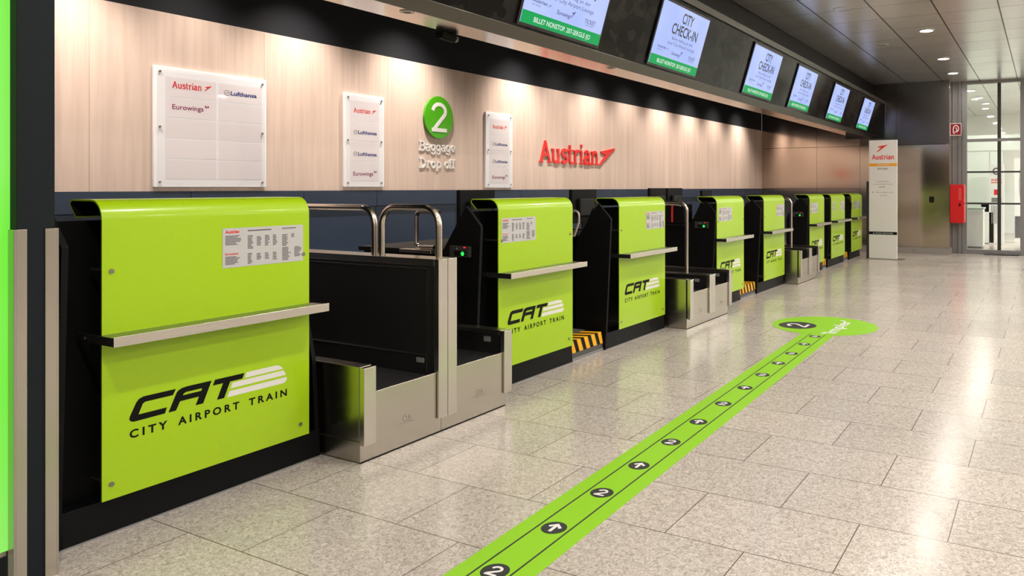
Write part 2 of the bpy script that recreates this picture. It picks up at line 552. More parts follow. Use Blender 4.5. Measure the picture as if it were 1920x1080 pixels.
# dark fin wall at the left with its corner guards and backlit panel
struct('wall_pillar', MB().box((WX-.2, 1.135, 0), (-2.83, 1.236, 3.7)), 'anthracite', bevel=.002)
def guard(y0, y1, outer, label):
    t = thing('corner_guard', (-2.83, (y0+y1)/2, 0), label, 'corner guard', 'steel corner guards on the dark pillar')
    a = MB().box((-.0, -(y1-y0)/2, 0), (.004, (y1-y0)/2, 1.118))
    obj('front_leg', a, 'steel', t, .001)
    s = -1 if outer < 0 else 1
    yy = s*(y1-y0)/2
    obj('side_leg', MB().box((-.035, yy, 0), (.004, yy+s*.005, 1.118)), 'steel', t, .001)
guard(1.131, 1.160, -1, 'left steel corner guard of the dark pillar, beside the glowing green panel')
guard(1.208, 1.240, 1, 'right steel corner guard of the dark pillar, beside the black counter side')
t = thing('backlit_panel', (-3.6, 1.13, .10), 'glowing green glass panel on the left side of the dark pillar', 'light panel')
obj('glass_face', MB().box((-.95, -.03, .015), (.729, .004, 3.2)), 'greenlight', t)
obj('bottom_rail', MB().box((-.95, -.03, 0), (.729, .004, .014)), 'steel', t)
pm = MB(); pm.ring((0, 0), .010, .013, 0, .001, 16)
T = Matrix.Translation((.69, -.0305, .06)) @ Matrix.Rotation(PI/2, 4, 'X')
pm2 = MB().ring((0, 0), .008, .011, 0, .001, 16, T).box((-.012, -.02, 0), (.012, -.017, .001), T)
obj('printed_mark', pm2, 'white', t)

# ---------------------------------------------------------------- canopy with screens
SL = math.atan2(.2, .65)
FB = (-2.96, 2.194)
def fas(s): return FB[0]+math.sin(SL)*s, FB[1]+math.cos(SL)*s
FL = .68
y = 1.26
pan = [1.26, 2.15, 3.28, 4.98, 5.25, 6.75, 7.45, 8.78, 9.05, 10.35, 10.95, 12.25, 12.9, 14.2, EY-.03]
fm = MB()
for a, b in zip(pan, pan[1:]):
    p = [fas(.0), fas(FL), (fas(FL)[0]-.02, fas(FL)[1]), (fas(0)[0]-.02, fas(0)[1])]
    vs = [(q[0], a+.0015, q[1]) for q in p]+[(q[0], b-.0015, q[1]) for q in p]
    fm.add(vs, [(0,1,2,3),(7,6,5,4),(0,4,5,1),(1,5,6,2),(2,6,7,3),(3,7,4,0)])
struct('trim_6', fm, 'fascia')
def bar(s0, s1, d0, d1):
    """a trim bar along the canopy: from s0 to s1 up the slope, d0..d1 out of it"""
    n = (math.cos(SL), -math.sin(SL))
    q = []
    for s, d in ((s0, d0), (s0, d1), (s1, d1), (s1, d0)):
        a = fas(s); q.append((a[0]+n[0]*d, a[1]+n[1]*d))
    vs = [(p[0], 1.26, p[1]) for p in q]+[(p[0], EY-.03, p[1]) for p in q]
    return MB().add(vs, [(0,1,2,3),(7,6,5,4),(0,4,5,1),(1,5,6,2),(2,6,7,3),(3,7,4,0)])
struct('trim_7', bar(-.012, .068, -.02, .012), 'trimsteel', bevel=.002)
struct('trim_8', bar(.685, .742, -.03, .03), 'trimsteel', bevel=.002)
struct('trim_9', MB().box((-3.5, 1.26, 2.275), (-2.985, EY-.002, 2.30)), 'soffit')
struct('trim_10', MB().box((-3.5, 1.26, 2.30), (-3.47, EY-.03, 2.9)), 'darkwall')
struct('trim_11', MB().box((-3.47, EY-.03, 2.19), (-2.72, EY-.002, 2.92)), 'blackgloss')

def display(y0, y1, label):
    s0, s1 = .105, .632
    a = fas(s0)
    n = Vector((math.cos(SL), 0, -math.sin(SL)))
    R = Matrix(((0, math.sin(SL), math.cos(SL)), (1, 0, 0), (0, math.cos(SL), -math.sin(SL))))
    o = Vector((a[0], y0, a[1]))+n*.001
    t = thing('display_screen', o, label, 'display screen', 'check-in displays on the black canopy', R)
    W = y1-y0; H = s1-s0
    obj('bezel', MB().box((-.02, -.02, 0), (W+.02, H+.02, .016)), 'blackgloss', t, .002)
    sc = obj('screen', MB().box((0, 0, .016), (W, H, .020)), 'screen', t)
    gb = obj('green_band', MB().box((0, 0, .020), (W, .085*H/.53*.95, .0208)), 'band', sc)
    bandtxt = 'BILLET NONSTOP. 207-2EKGLE /JO'
    obj('band_text', text(MB(), bandtxt, W*.5, .022, .034, .0214, w=W*.72, bold=.01, align='c'), 'screenwhite', sc)
    hd = MB()
    text(hd, 'CITY', W*.54, H*.765, .092, .0212, w=W*.235, bold=.016, align='c')
    text(hd, 'CHECK-IN', W*.54, H*.555, .092, .0212, w=W*.55, bold=.016, align='c')
    obj('headline', hd, 'screenink', sc)
    tx = MB()
    text(tx, 'Beim Abflug an der', W*.54, H*.46, .026, .0212, w=W*.46, align='c')
    text(tx, 'your City Airport Lounge', W*.54, H*.375, .030, .0212, w=W*.58, align='c')
    obj('body_text', tx, 'screenblue', sc)
    lg = MB()
    text(lg, 'Austrian', W*.08, H*.275, .024, .0212, w=W*.17, bold=.015)
    text(lg, 'Airlines', W*.08, H*.235, .012, .0212, w=W*.10)
    arrow_mark(lg, W*.27, H*.265, W*.03, .02, .0205, .0212)
    obj('partner_logo', lg, 'screenblue', sc)
    lg = MB()
    text(lg, 'Eurowings', W*.38, H*.225, .030, .0212, w=W*.17, bold=.015)
    arrow_mark(lg, W*.555, H*.235, W*.05, .05, .0205, .0212)
    obj('partner_logo', lg, 'screenblue', sc)
    lg = MB()
    text(lg, 'TICKET', W*.74, H*.235, .032, .0212, w=W*.15, bold=.01)
    text(lg, 'service', W*.76, H*.205, .012, .0212, w=W*.11)
    obj('partner_logo', lg, 'screenblue', sc)
    return t
display(3.745, 4.665, 'bright check-in display on the canopy, cut off by the top edge')
display(5.455, 6.38, 'largest fully visible check-in display, above the red wall lettering')
display(7.63, 8.55, 'third check-in display along the black canopy from the left')
display(9.24, 10.11, 'fourth check-in display along the canopy, right of the third one')
display(11.10, 11.99, 'second to last check-in display toward the steel end wall')
display(13.13, 13.98, 'smallest and last check-in display, above the white banner')

# small soffit spots and the wall washers up in the recess
def soffit_spot(x, y, label):
    t = thing('soffit_spotlight', (x, y, 2.275), label, 'spotlight', 'small round spots in the canopy underside')
    obj('ring', MB().ring((0, 0), .026, .042, -.005, 0, 28), 'lampring', t, smooth=True)
    obj('lens', MB().disc((0, 0), .026, -.002, 0, 24), 'blackgloss', t)
for (x, y), l in zip(((-3.30, 3.19), (-3.30, 5.50), (-3.30, 10.9), (-3.30, 13.0)),
        ('unlit round spot in the canopy underside, left of the first display',
         'unlit round spot in the canopy underside, below the second display',
         'unlit round spot in the canopy underside, below the fourth display',
         'unlit round spot in the canopy underside nearest the end wall')):
    soffit_spot(x, y, l)

def add_light(name, kind, loc, energy, col, parent=None, **kw):
    d = bpy.data.lights.new(name, kind)
    d.energy = energy; d.color = col
    for k, v in kw.items(): setattr(d, k, v)
    o = bpy.data.objects.new(name, d)
    C.objects.link(o)
    if parent: o.parent = parent
    o.location = loc
    return o
WY = [(2.25, 1.2), (3.07, .55), (3.88, 1.05), (4.98, 1.2), (6.62, 1.3), (7.4, .45), (8.12, .95), (9.1, .7), (10.1, 1.15), (11.15, 1.1), (12.2, .9), (13.35, 1.2)]
for y, k in WY:
    t = thing('wall_washer', (WX+.42, y, 3.6), 'black wall washer spot in the dark recess above the wood panelling', 'spotlight', 'wall washers above the wood panelling')
    obj('stem', MB().box((-.01, -.01, -.52), (.01, .01, 0)), 'black', t)
    hd = MB(); hd.ring((0, 0), .036, .045, -.66, -.52, 20); hd.disc((0, 0), .045, -.524, -.52, 20)
    obj('housing', hd, 'black', t, smooth=True)
    obj('lens', MB().disc((0, 0), .034, -.60, -.597, 20), 'lamp', t)
    l = add_light('wash_beam', 'SPOT', (0, 0, -.61), WASH_W*k, WASHC, t, spot_size=math.radians(106), spot_blend=.8, shadow_soft_size=.03)
    l.rotation_euler = (0, math.radians(8), 0)

# CCTV under the canopy's rear edge
t = thing('security_camera', (-3.525, 3.75, 2.335), 'small black security camera under the rear edge of the canopy', 'security camera')
obj('bracket', MB().box((-.02, -.02, -.05), (.06, .02, .0)), 'black', t, .003)
bd = MB(); bd.tube([(-.0, -.06, -.075), (.0, .07, -.085)], .032, 16)
obj('body', bd, 'black', t, smooth=True)
obj('lens_hood', MB().tube([(0, .07, -.085), (0, .10, -.087)], .022, 16), 'grey', t, smooth=True)

# ---------------------------------------------------------------- hall ceiling lamps
def downlight(x, y, label, group='lit round downlights in the hall ceiling', w=HALL_W):
    t = thing('ceiling_downlight', (x, y, CZ), label, 'ceiling light', group)
    obj('ring', MB().ring((0, 0), .078, .098, -.008, 0, 32), 'lampring', t, smooth=True)
    obj('lens', MB().disc((0, 0), .078, -.004, 0, 32), 'lamp', t)
    add_light('lamp_beam', 'AREA', (0, 0, -.012), w, WARM, t, shape='DISK', size=.15)
downlight(-1.33, 9.96, 'nearest of the three lit downlights in the tiled ceiling', w=15)
downlight(-1.39, 12.26, 'middle one of the three lit downlights in the tiled ceiling', w=12)
downlight(-1.42, 13.89, 'farthest of the three lit downlights, just before the glazed front', w=10)
OFF = 'unseen downlight in the hall ceiling above, beside or behind the view'
for y in (-4.9, -1.9, .5, 2.85, 5.2, 7.6): downlight(-1.35, y, OFF, 'downlights outside the view', (HALL_W*1.25 if y > 7 else HALL_W) if y > 0 or y < -4 else 9)  # rows behind the camera, here and below, are added to light the near wall
for x in (.95, 3.2, 5.4):
    for y in (-4.9, -1.9, .5, 2.85, 5.2, 7.6, 9.96, 12.3): downlight(x, y, OFF, 'downlights outside the view', (HALL_W*1.25 if y > 7 else HALL_W) if y > 0 or y < -4 else 9)
def speaker(x, y, label):
    t = thing('ceiling_speaker', (x, y, CZ), label, 'ceiling speaker', 'round speaker covers in the ceiling')
    obj('ring', MB().ring((0, 0), .088, .105, -.003, 0, 32), 'lampring', t, smooth=True)
    obj('grille', MB().disc((0, 0), .088, -.002, 0, 32), M['ceiling'], t)
speaker(-1.995, 8.33, 'nearer unlit round speaker cover in the tiled ceiling')
speaker(-2.03, 10.70, 'farther unlit round speaker cover in the tiled ceiling')

# ---------------------------------------------------------------- check-in counters
CATP = [[(.252,.48),(.241,.459),(.142,.459),(.134,.454),(.119,.418),(.219,.418),(.212,.397),(.102,.396),(.092,.4005),(.088,.409),(.091,.42),(.112,.464),(.121,.4745),(.137,.48)],
 [(.225,.397),(.255,.465),(.262,.4725),(.276,.478),(.293,.48),(.39,.48),(.356,.398),(.327,.398),(.353,.459),(.29,.459),(.281,.455),(.252,.397)],
 [(.264,.429),(.342,.429),(.350,.449),(.272,.449)],
 [(.404,.48),(.527,.48),(.518,.459),(.466,.459),(.441,.398),(.412,.398),(.437,.459),(.395,.459)]]
CATS = [[(.537,.481),(.665,.481),(.681,.479),(.694,.472),(.704,.459),(.529,.459)],
 [(.477,.452),(.707,.452),(.714,.441),(.718,.430),(.467,.430)],
 [(.463,.420),(.722,.420),(.722,.409),(.716,.400),(.703,.396),(.453,.397)]]

def counter(y0, y1, s0, s1, zt, label, notices, box=False, rails=False):
    """body from y0 to y1, lime sheet from s0 to s1, its top at zt"""
    t = thing('check_in_counter', (FX, y0, 0), label, 'check-in counter', 'lime green check-in counters', R_ROW)
    W = y1-y0; a = s0-y0; b = s1-y0; sw = b-a
    dz = zt-1.178
    side = [(0, 0), (.05, 1.02+dz), (-.062, 1.138+dz), (-.25, .86), (-.27, .78), (-.27, .0)]
    obj('side_panel', MB().prism(side, 0, .022, 'x'), 'black', t, .002)
    far_side = [(0, 0), (-.03, .45), (-.10, .72), (-.13, 1.04+dz), (-.16, 1.06+dz), (-.25, .86), (-.27, .78), (-.27, .0)]
    obj('side_panel', MB().prism(far_side, W-.022, W, 'x'), 'black', t, .002)
    body = [(-.085, .03), (-.10, .72), (-.125, 1.03+dz), (-.13, 1.10+dz), (-.17, 1.0), (-.255, .84), (-.255, .03)]
    obj('body', MB().prism(body, .0225, W-.0230, 'x'), 'black', t)
    obj('plinth', MB().box((.0225, .006, -.2), (W-.0225, .128, 0)), 'plinth', t, .002)
    obj('floor_strip', MB().box((-.0, 0, -.2), (W, .0055, .003)), 'grey', t)
    # bent lime sheet
    zf = .045                                            # its front face
    prof = [(zf-.006, .14), (zf, .60), (zf+.002, zt-.085)]
    r = .07
    prof = [(zf, .14), (zf, zt-.075)]+[(zf-r+r*math.cos(q), zt-.075+.075*math.sin(q)) for q in [PI/2*i/8 for i in range(1, 9)]]
    prof += [(zf-.20, zt)]+[(zf-.20-.018*math.sin(q), zt-.018+.018*math.cos(q)) for q in [PI*.62*i/5 for i in range(1, 6)]]
    prof += [(zf-.178, zt-.066)]
    th = .006
    inner = []
    n = len(prof)
    for i, p in enumerate(prof):
        p0 = prof[max(i-1, 0)]; p1 = prof[min(i+1, n-1)]
        dx, dy = p1[0]-p0[0], p1[1]-p0[1]; l = math.hypot(dx, dy)
        inner.append((p[0]-dy/l*th, p[1]+dx/l*th))
    sm = MB()
    vs = [];fs = []
    for x in (a, b):
        vs += [(x, p[1], p[0]) for p in prof]+[(x, p[1], p[0]) for p in inner]
    for i in range(n-1):
        fs.append((i, 2*n+i, 2*n+i+1, i+1))
        fs.append((n+i, n+i+1, 3*n+i+1, 3*n+i))
        fs.append((i, i+1, n+i+1, n+i)); fs.append((2*n+i, 3*n+i, 3*n+i+1, 2*n+i+1))
    fs.append((0, n, 3*n, 2*n)); fs.append((n-1, 3*n-1, 4*n-1, 2*n-1)[::1])
    sm.add(vs, fs)
    sh = obj('front_sheet', sm, 'lime', t, smooth=True)
    sh.data.materials.append(M['black'])
    for pi in range(n-1): sh.data.polygons[4*pi+1].material_index = 1
    k = sw/.835; z1 = zf+.0008
    mp = lambda P: [(a+x*k, yy) for x, yy in P]
    lm = MB()
    for q, P in enumerate(CATP): lm.prism(mp(P), zf+.0001, z1+q*.0001)
    obj('logo_lettering', lm, 'inkblack', sh)
    lm = MB()
    for P in CATS: lm.prism(mp(P), zf+.0001, z1)
    obj('logo_stripes', lm, 'stripe', sh)
    for wd_, u, ww in (('CITY', .089, .132), ('AIRPORT', .260, .245), ('TRAIN', .547, .176)):
        obj('tagline_word', text(MB(), wd_, a+u*k, .339, .030, z1, w=ww*k, bold=.030, spacing=1.5), 'inkblack', sh)
    for px, py in ((.03, zt-.255), (.03, .194), (sw-.045, .194), (sw-.03, zt-.255)):
        pin = MB().disc((a+px, py), .006, -.084, zf-.0062, 12)
        obj('standoff', pin, 'screw', t)
        obj('screw', MB().disc((a+px, py), .0085, zf, zf+.004, 14), 'screw', t, smooth=True)
    # shelf
    f0, f1 = zf+.001, zf+.105
    shl = obj('shelf', MB().box((a-.012, .706, f0), (b+.012, .728, f1)), 'tread', t)
    obj('front_bar', MB().box((a-.018, .698, f1+.0005), (b+.018, .733, f1+.006)), 'steelbright', shl, .001)
    for x in (a-.018, b+.0125):
        obj('shelf_bracket', MB().box((x, .700, -.083), (x+.0055, .730, f1)), 'charcoal', shl, .001)
        obj('bracket_bolt', MB().disc((0, 0), .006, 0, .004, 10, Matrix.Translation((x, .715, -.03)) @ Matrix.Rotation(-PI/2, 4, 'Y')), 'screw', shl)
    # stuck-on notices
    for (u0, u1, v0, v1, mt) in notices:
        u0 -= y0; u1 -= y0
        p = obj('notice', MB().box((u0, v0, zf+.0002), (u1, v1, zf+.0014)), mt, t)
        w, h = u1-u0, v1-v0
        zz = zf+.0019
        if w > .2:
            m = MB()
            text(m, 'Austrian', u0+.03*w, v1-.13*h, .085*h, zz, w=.16*w, bold=.03)
            text(m, 'Eurowings', u0+.03*w, v0+.32*h, .06*h, zz, w=.15*w, bold=.02)
            obj('heading', m, 'red', p)
        m = MB(); ml = MB()
        rr = random.Random(int(y0*100))
        for cx, cw, top, bot in ((.03, .2, .8, .56), (.03, .17, .27, .06), (.29, .07, .78, .42), (.40, .06, .74, .5), (.50, .06, .76, .5), (.60, .06, .76, .5),
                                 (.29, .06, .32, .06), (.40, .06, .30, .14), (.50, .06, .3, .12), (.60, .06, .3, .1), (.72, .09, .75, .45), (.84, .05, .76, .66), (.72, .12, .4, .06), (.88, .1, .40, .12)):
            q = top
            while q > bot:
                ll = cw*(.6+.4*rr.random())
                (ml if cx < .1 else m).box((u0+cx*w, v0+q*h-.010*h, zz-.0004), (u0+(cx+ll)*w, v0+q*h+.010*h, zz))
                q -= .036
        m.box((u0+.29*w, v1-.10*h, zz-.0004), (u0+.58*w, v1-.07*h, zz))
        m.box((u0+.72*w, v1-.085*h, zz-.0004), (u0+.90*w, v1-.06*h, zz))
        obj('printed_text', ml, 'inkgrey', p)
        obj('printed_table', m, 'inkgrey', p)
    if box:
        bx = obj('status_box', MB().box((-.022, .835, -.17), (-.0005, .90, -.02)), 'boxframe', t, .002)
        X = Matrix.Rotation(-PI/2, 4, 'Y')
        T = Matrix.Translation((-.0221, .856, -.068)) @ X
        obj('window', MB().box((-.0235, .842, -.135), (-.0222, .872, -.045)), 'inkblack', bx)
        obj('green_light', MB().disc((0, 0), .012, 0.0015, .003, 16, T), 'ledgreen', bx)
        obj('red_light', MB().box((-.0235, .890, -.062), (-.0222, .897, -.045)), 'ledred', bx)
        obj('key_symbol', MB().box((-.0232, .880, -.118), (-.0222, .890, -.106)), 'grey', bx)
    if rails:
        m = MB()
        q0 = W+.065
        pts = [(q0, .89, -.09), (q0, .90, -.03), (q0, 1.00, .01), (q0, 1.045, .01)]+[(q0, 1.045+.035*math.sin(q), -.025+.035*math.cos(q)) for q in (.5, 1.0, PI/2, 2.1, 2.7)]+[(q0, 1.02, -.06), (q0, .90, -.07)]
        m.tube(pts, .008, 10)
        m.box((W+.0005, .885, -.14), (q0, .897, -.07))
        obj('tube_rail', m, 'cable', t, smooth=True)
    return t

counter(1.30, 2.355, 1.425, 2.26, 1.206, 'largest lime green counter at left, beside the dark pillar', [(1.859, 2.228, .922, 1.083, 'paper')])
counter(3.41, 4.449, 3.578, 4.38, 1.178, 'lime green counter just right of the tall double baggage conveyor', [(3.604, 3.949, .908, 1.06, 'paper')], True, True)
counter(4.893, 5.905, 5.03, 5.82, 1.166, 'lime green counter between the nearest hazard-striped step and the second conveyor', [(5.466, 5.805, .898, 1.045, 'paper')])
counter(6.935, 7.760, 6.985, 7.745, 1.155, 'lime green counter just behind the second baggage conveyor', [(7.03, 7.386, .899, 1.040, 'paper')], True)
counter(8.285, 9.30, 8.41, 9.19, 1.152, 'lime green counter between the second hazard step and the farthest conveyor', [(8.874, 9.17, .889, 1.033, 'paper')])
counter(10.26, 11.19, 10.345, 11.12, 1.148, 'lime green counter just behind the farthest baggage conveyor', [(10.389, 10.753, .879, 1.028, 'paper')], True)
counter(11.47, 12.52, 11.54, 12.42, 1.142, 'second to last lime green counter, carrying two small notices', [(11.64, 11.76, .875, 1.02, 'paper'), (12.13, 12.36, .875, 1.022, 'paper')])
counter(12.885, 13.76, 12.90, 13.72, 1.140, 'last lime green counter, next to the white banner stand', [(13.041, 13.588, .87, 1.01, 'paperdim')])

# ---------------------------------------------------------------- hazard steps between counters
def step(y0, y1, label):
    t = thing('platform_step', (FX-.02, y0, 0), label, 'step', 'yellow and black striped steps', R_ROW)
    W = y1-y0
    obj('step_block', MB().box((.002, 0, -.9), (W-.002, .145, 0)), 'stepgrey', t, .003)
    obj('floor_strip', MB().box((.002, 0, .0005), (W-.002, .02, .004)), 'grey', t)
    tp = MB().box((.003, .1455, -.14), (W-.003, .1465, 0)).box((.003, .055, .001), (W-.003, .1465, .0018))
    obj('tape_base', tp, 'inkblack', t)
    st = MB()
    x = -.02
    while x < W:
        c = lambda v: min(max(v, .004), W-.004)
        if c(x+.05) > c(x):
            # tread part slants one way, riser part the other
            P = [(x, 0), (x+.05, 0), (x+.05-.05, -.14), (x-.05, -.14)]
            st.add([(c(px), .1472, pz) for px, pz in P], [(0, 1, 2, 3)])
            P = [(x, .1472), (x+.05, .1472), (x+.09, .056), (x+.04, .056)]
            st.add([(c(px), py, .0024) for px, py in P], [(0, 3, 2, 1)])
        x += .095
    obj('hazard_stripes', st, 'yellow', t)
step(4.450, 4.892, 'nearest yellow and black striped step, right of the second counter')
step(7.761, 8.284, 'middle striped step, behind the second baggage conveyor')
step(11.191, 11.469, 'striped step behind the farthest baggage conveyor')
step(12.521, 12.884, 'farthest striped step, before the last green counter')

# ---------------------------------------------------------------- baggage conveyors
def bend(p0, p1, p2, r, n=6):
    """rounded corner between two segments"""
    a = Vector(p0); b = Vector(p1); c = Vector(p2)
    u = (a-b).normalized(); v = (c-b).normalized()
    s = b+u*r; e = b+v*r; o = b+u*r+v*r
    return [tuple(o+(s-o)*math.cos(q)+(e-o)*math.sin(q)) for q in [PI/2*i/n for i in range(n+1)]]
def uloop(x, zf, zb, y0, y1, r):
    return [(x, y0, zf)]+bend((x, y0, zf), (x, y1, zf), (x, y1, zb), r)+bend((x, y1, zf), (x, y1, zb), (x, y0, zb), r)+[(x, y0, zb)]

def conveyor(y0, y1, fx, label, tall):
    t = thing('baggage_conveyor', (fx, y0, 0), label, 'baggage conveyor', 'steel double baggage conveyors', R_ROW)
    W = y1-y0; c = W*.5; D = 1.75
    if tall: c = .528
    pw = .068
    obj('base', MB().box((.012, 0.004, -D), (W/2-.001, .095, -.040)).box((W/2+.001, 0.004, -D), (W-.012, .095, -.040)), 'steel', t, .002)
    obj('base_gap', MB().box((.014, 0, -D), (W-.014, .004, -.036)), 'inkblack', t)
    top = .437
    # side walls
    for x0, x1, xin in ((.016, .05, 1), (W-.05, W-.016, -1)):
        sw = obj('side_wall', MB().box((x0, .0955, -D), (x1, top-.002, -.050)), 'steel', t, .002)
        obj('post_return', MB().box((x0+.004, .0955, -.0495), (x1-.004, top-.003, -.0305)), 'inkblack', t)
        xi = x1 if xin > 0 else x0
        obj('inner_panel', MB().box((xi, .30, -D), (xi+xin*.004, top-.028, -.05)), 'charcoal', sw)
        obj('sensor_window', MB().box((xi+xin*.004, .365, -.16), (xi+xin*.0055, .395, -.11)), 'grey', sw)
    obj('corner_post', MB().box((0, .087, -.030), (pw, top, 0)), 'steelbright', t, .002)
    obj('corner_post', MB().box((W-pw, .087, -.030), (W, top, 0)), 'steelbright', t, .002)
    hc = .886 if tall else top
    obj('centre_post', MB().box((c-.066, .085, -.030), (c-.0015, hc, .002)), 'steelbright', t, .002)
    obj('centre_post', MB().box((c+.0015, .085, -.030), (c+.066, hc, .002)), 'steelbright', t, .002)
    obj('front_panel', MB().box((pw+.002, .090, -.026), (c-.0685, .318, -.012)), 'steel', t, .002)
    obj('front_panel', MB().box((c+.0685, .090, -.026), (W-pw-.002, .318, -.012)), 'steel', t, .002)
    for xm in ((pw+c-.066)/2, (c+.066+W-pw)/2):
        m = MB()
        m.ring((xm-.015, .145), .011, .0135, -.0119, -.0114, 18)
        m.prism([(xm+.004, .134), (xm+.016, .158), (xm+.022, .134), (xm+.0195, .134), (xm+.0155, .150), (xm+.0065, .134)], -.0119, -.0114)
        m.box((xm-.045, .122, -.0039), (xm+.045, .1235, -.0034))
        obj('maker_mark', m, M['screw'], t)
    for x0, x1 in ((.0545, c-.068), (c+.068, W-.0545)):
        b = MB()
        # belt surface with its rounded front roller
        pr = [(-D, .285), (-D, .300), (-.09, .300)]+[(-.09+.02*math.sin(q), .28+.02*math.cos(q)) for q in (.5, 1.0, 1.57)]+[(-.07, .262), (-D, .262)]
        b.prism(pr, x0, x1, 'x')
        obj('belt', b, 'rubber', t)
        obj('lane_deck', MB().box((x0, .20, -.069), (x1, .290, -.0265)), 'charcoal', t)
    # divider between the lanes
    if tall:
        dv = obj('divider', MB().box((c-.060, .30, -D), (c+.060, .850, -.032)), 'charcoal', t)
        obj('top_rail', MB().box((c-.066, .8505, -D), (c+.066, .886, -.0305)), 'steel', dv, .002)
        fr = MB()
        for (ya, yb, za, zb) in ((.393, .400, -D, -.085), (.832, .839, -D, -.085), (.305, .839, -.085, -.078)):
            fr.box((c-.0645, ya, za), (c-.0605, yb, zb))
        obj('frame_strip', fr, 'steel', dv)
        obj('sensor_window', MB().box((c-.062, .355, -.155), (c-.0605, .380, -.100)), 'grey', dv)
        obj('hand_rail', MB().tube(uloop(c+.005, -.065, -.475, .886, 1.143, .095), .0175, 14), 'tube', t, smooth=True)
        obj('hand_rail', MB().tube(uloop(c+.005, -.530, -1.25, .886, 1.138, .095), .0175, 14), 'tube', t, smooth=True)
    else:
        dv = obj('divider', MB().box((c-.05, .29, -D), (c+.05, top-.016, -.032)), 'charcoal', t)
        obj('top_rail', MB().box((c-.06, top-.0155, -D), (c+.06, top, -.0305)), 'steel', dv, .002)
        obj('sensor_window', MB().box((c-.052, .365, -.16), (c-.0505, .395, -.11)), 'grey', dv)
        obj('hand_rail', MB().tube(uloop(c+.01, -.27, -.62, top, 1.10, .075), .0175, 14), 'tube', t, smooth=True)
    for x0, x1 in ((.0, .066), (W-.066, W)):
        obj('top_rail', MB().box((x0, top-.0015, -D), (x1, top+.002, -.031)), 'steel', t, .001)
    return t
conveyor(2.358, 3.405, -2.70, 'tall steel double baggage conveyor with two bent handrails, beside the largest counter', True)
conveyor(5.935, 6.912, -2.75, 'low steel double conveyor in mid view, between two green counters', False)
conveyor(9.335, 10.235, -2.77, 'small distant steel double conveyor, the farthest of the three', False)

# ---------------------------------------------------------------- equipment behind the counters
def desk(y0, y1, label):
    t = thing('rear_desk', (FX-.275, y0, 0), label, 'desk', 'black rear desks behind the counters', R_ROW)
    W = y1-y0
    obj('desk_top', MB().box((.0, .84, -.70), (W, .868, 0)), 'black', t, .003)
    for x in (.03, W-.06):
        obj('leg_panel', MB().box((x, 0, -.68), (x+.03, .8395, -.03)), 'black', t)
    return t
desk(3.41, 4.449, 'black rear desk behind the second green counter')
desk(4.90, 5.90, 'black rear desk behind the third green counter')
desk(6.94, 7.76, 'black rear desk behind the fourth green counter, holding two monitors')
desk(8.29, 9.30, 'black rear desk behind the fifth green counter')
t = thing('desk_rail', (FX-.275, 3.40, .845), 'small bent tube rail on a steel plate at the left end of the rear desk', 'tube rail', None, R_ROW)
pts = [(-.02, .040, -.01), (-.02, .040, -.125)]+[(-.02, .065-.025*math.cos(q), -.125-.03*math.sin(q)) for q in (.5, 1.0, PI/2)]
pts += [(-.02, .225, -.155)]+[(-.02, .225+.03*math.sin(q), -.125-.03*math.cos(q)) for q in (.5, 1.0, PI/2)]+[(-.02, .255, .03)]
obj('tube', MB().tube(pts, .013, 10), 'tube', t, smooth=True)
obj('plate', MB().box((-.06, .005, -.26), (-.001, .027, -.0)), 'steel', t, .002)
def monitor(x, y0, y1, z1, label):
    t = thing('computer_monitor', (x, (y0+y1)/2, .868), label, 'computer monitor', 'black monitors behind the counters', R_ROW)
    w = (y1-y0)/2; h = z1-.868
    obj('back_housing', MB().box((-w, h-.30, -.02), (w, h, .015)), 'black', t, .006)
    obj('rear_bulge', MB().box((-w*.6, h-.24, .0155), (w*.6, h-.08, .05)), 'charcoal', t, .012)
    obj('stand', MB().box((-.03, .012, .0), (.03, h-.12, .013)), 'black', t)
    obj('foot', MB().box((-.11, 0, -.09), (.11, .012, .09)), 'black', t, .003)
    return t
monitor(-3.70, 4.06, 4.445, 1.23, 'black monitor behind the second green counter')
monitor(-3.70, 5.48, 5.89, 1.23, 'black monitor behind the third green counter')
monitor(-3.70, 6.95, 7.32, 1.24, 'black monitor behind the fourth counter, left of its pair')
monitor(-3.70, 7.36, 7.74, 1.24, 'black monitor behind the fourth counter, right of its pair')
monitor(-3.70, 8.30, 8.60, 1.21, 'black monitor behind the fifth green counter')
t = thing('equipment_case', (-3.42, 6.955, .868), 'black case with a red strap beside the bent pipe of the second conveyor', 'case', None, R_ROW)
obj('case_body', MB().box((-.0, 0, -.12), (.22, .21, .12)), 'black', t, .01)
obj('strap', MB().box((-.003, .02, -.02), (-.0005, .205, .0)), 'red', t)
obj('grip', MB().tube([(-.008, .19, -.10), (-.012, .2, -.06), (-.012, .2, .06), (-.008, .19, .10)], .008, 8), 'tube', t, smooth=True)

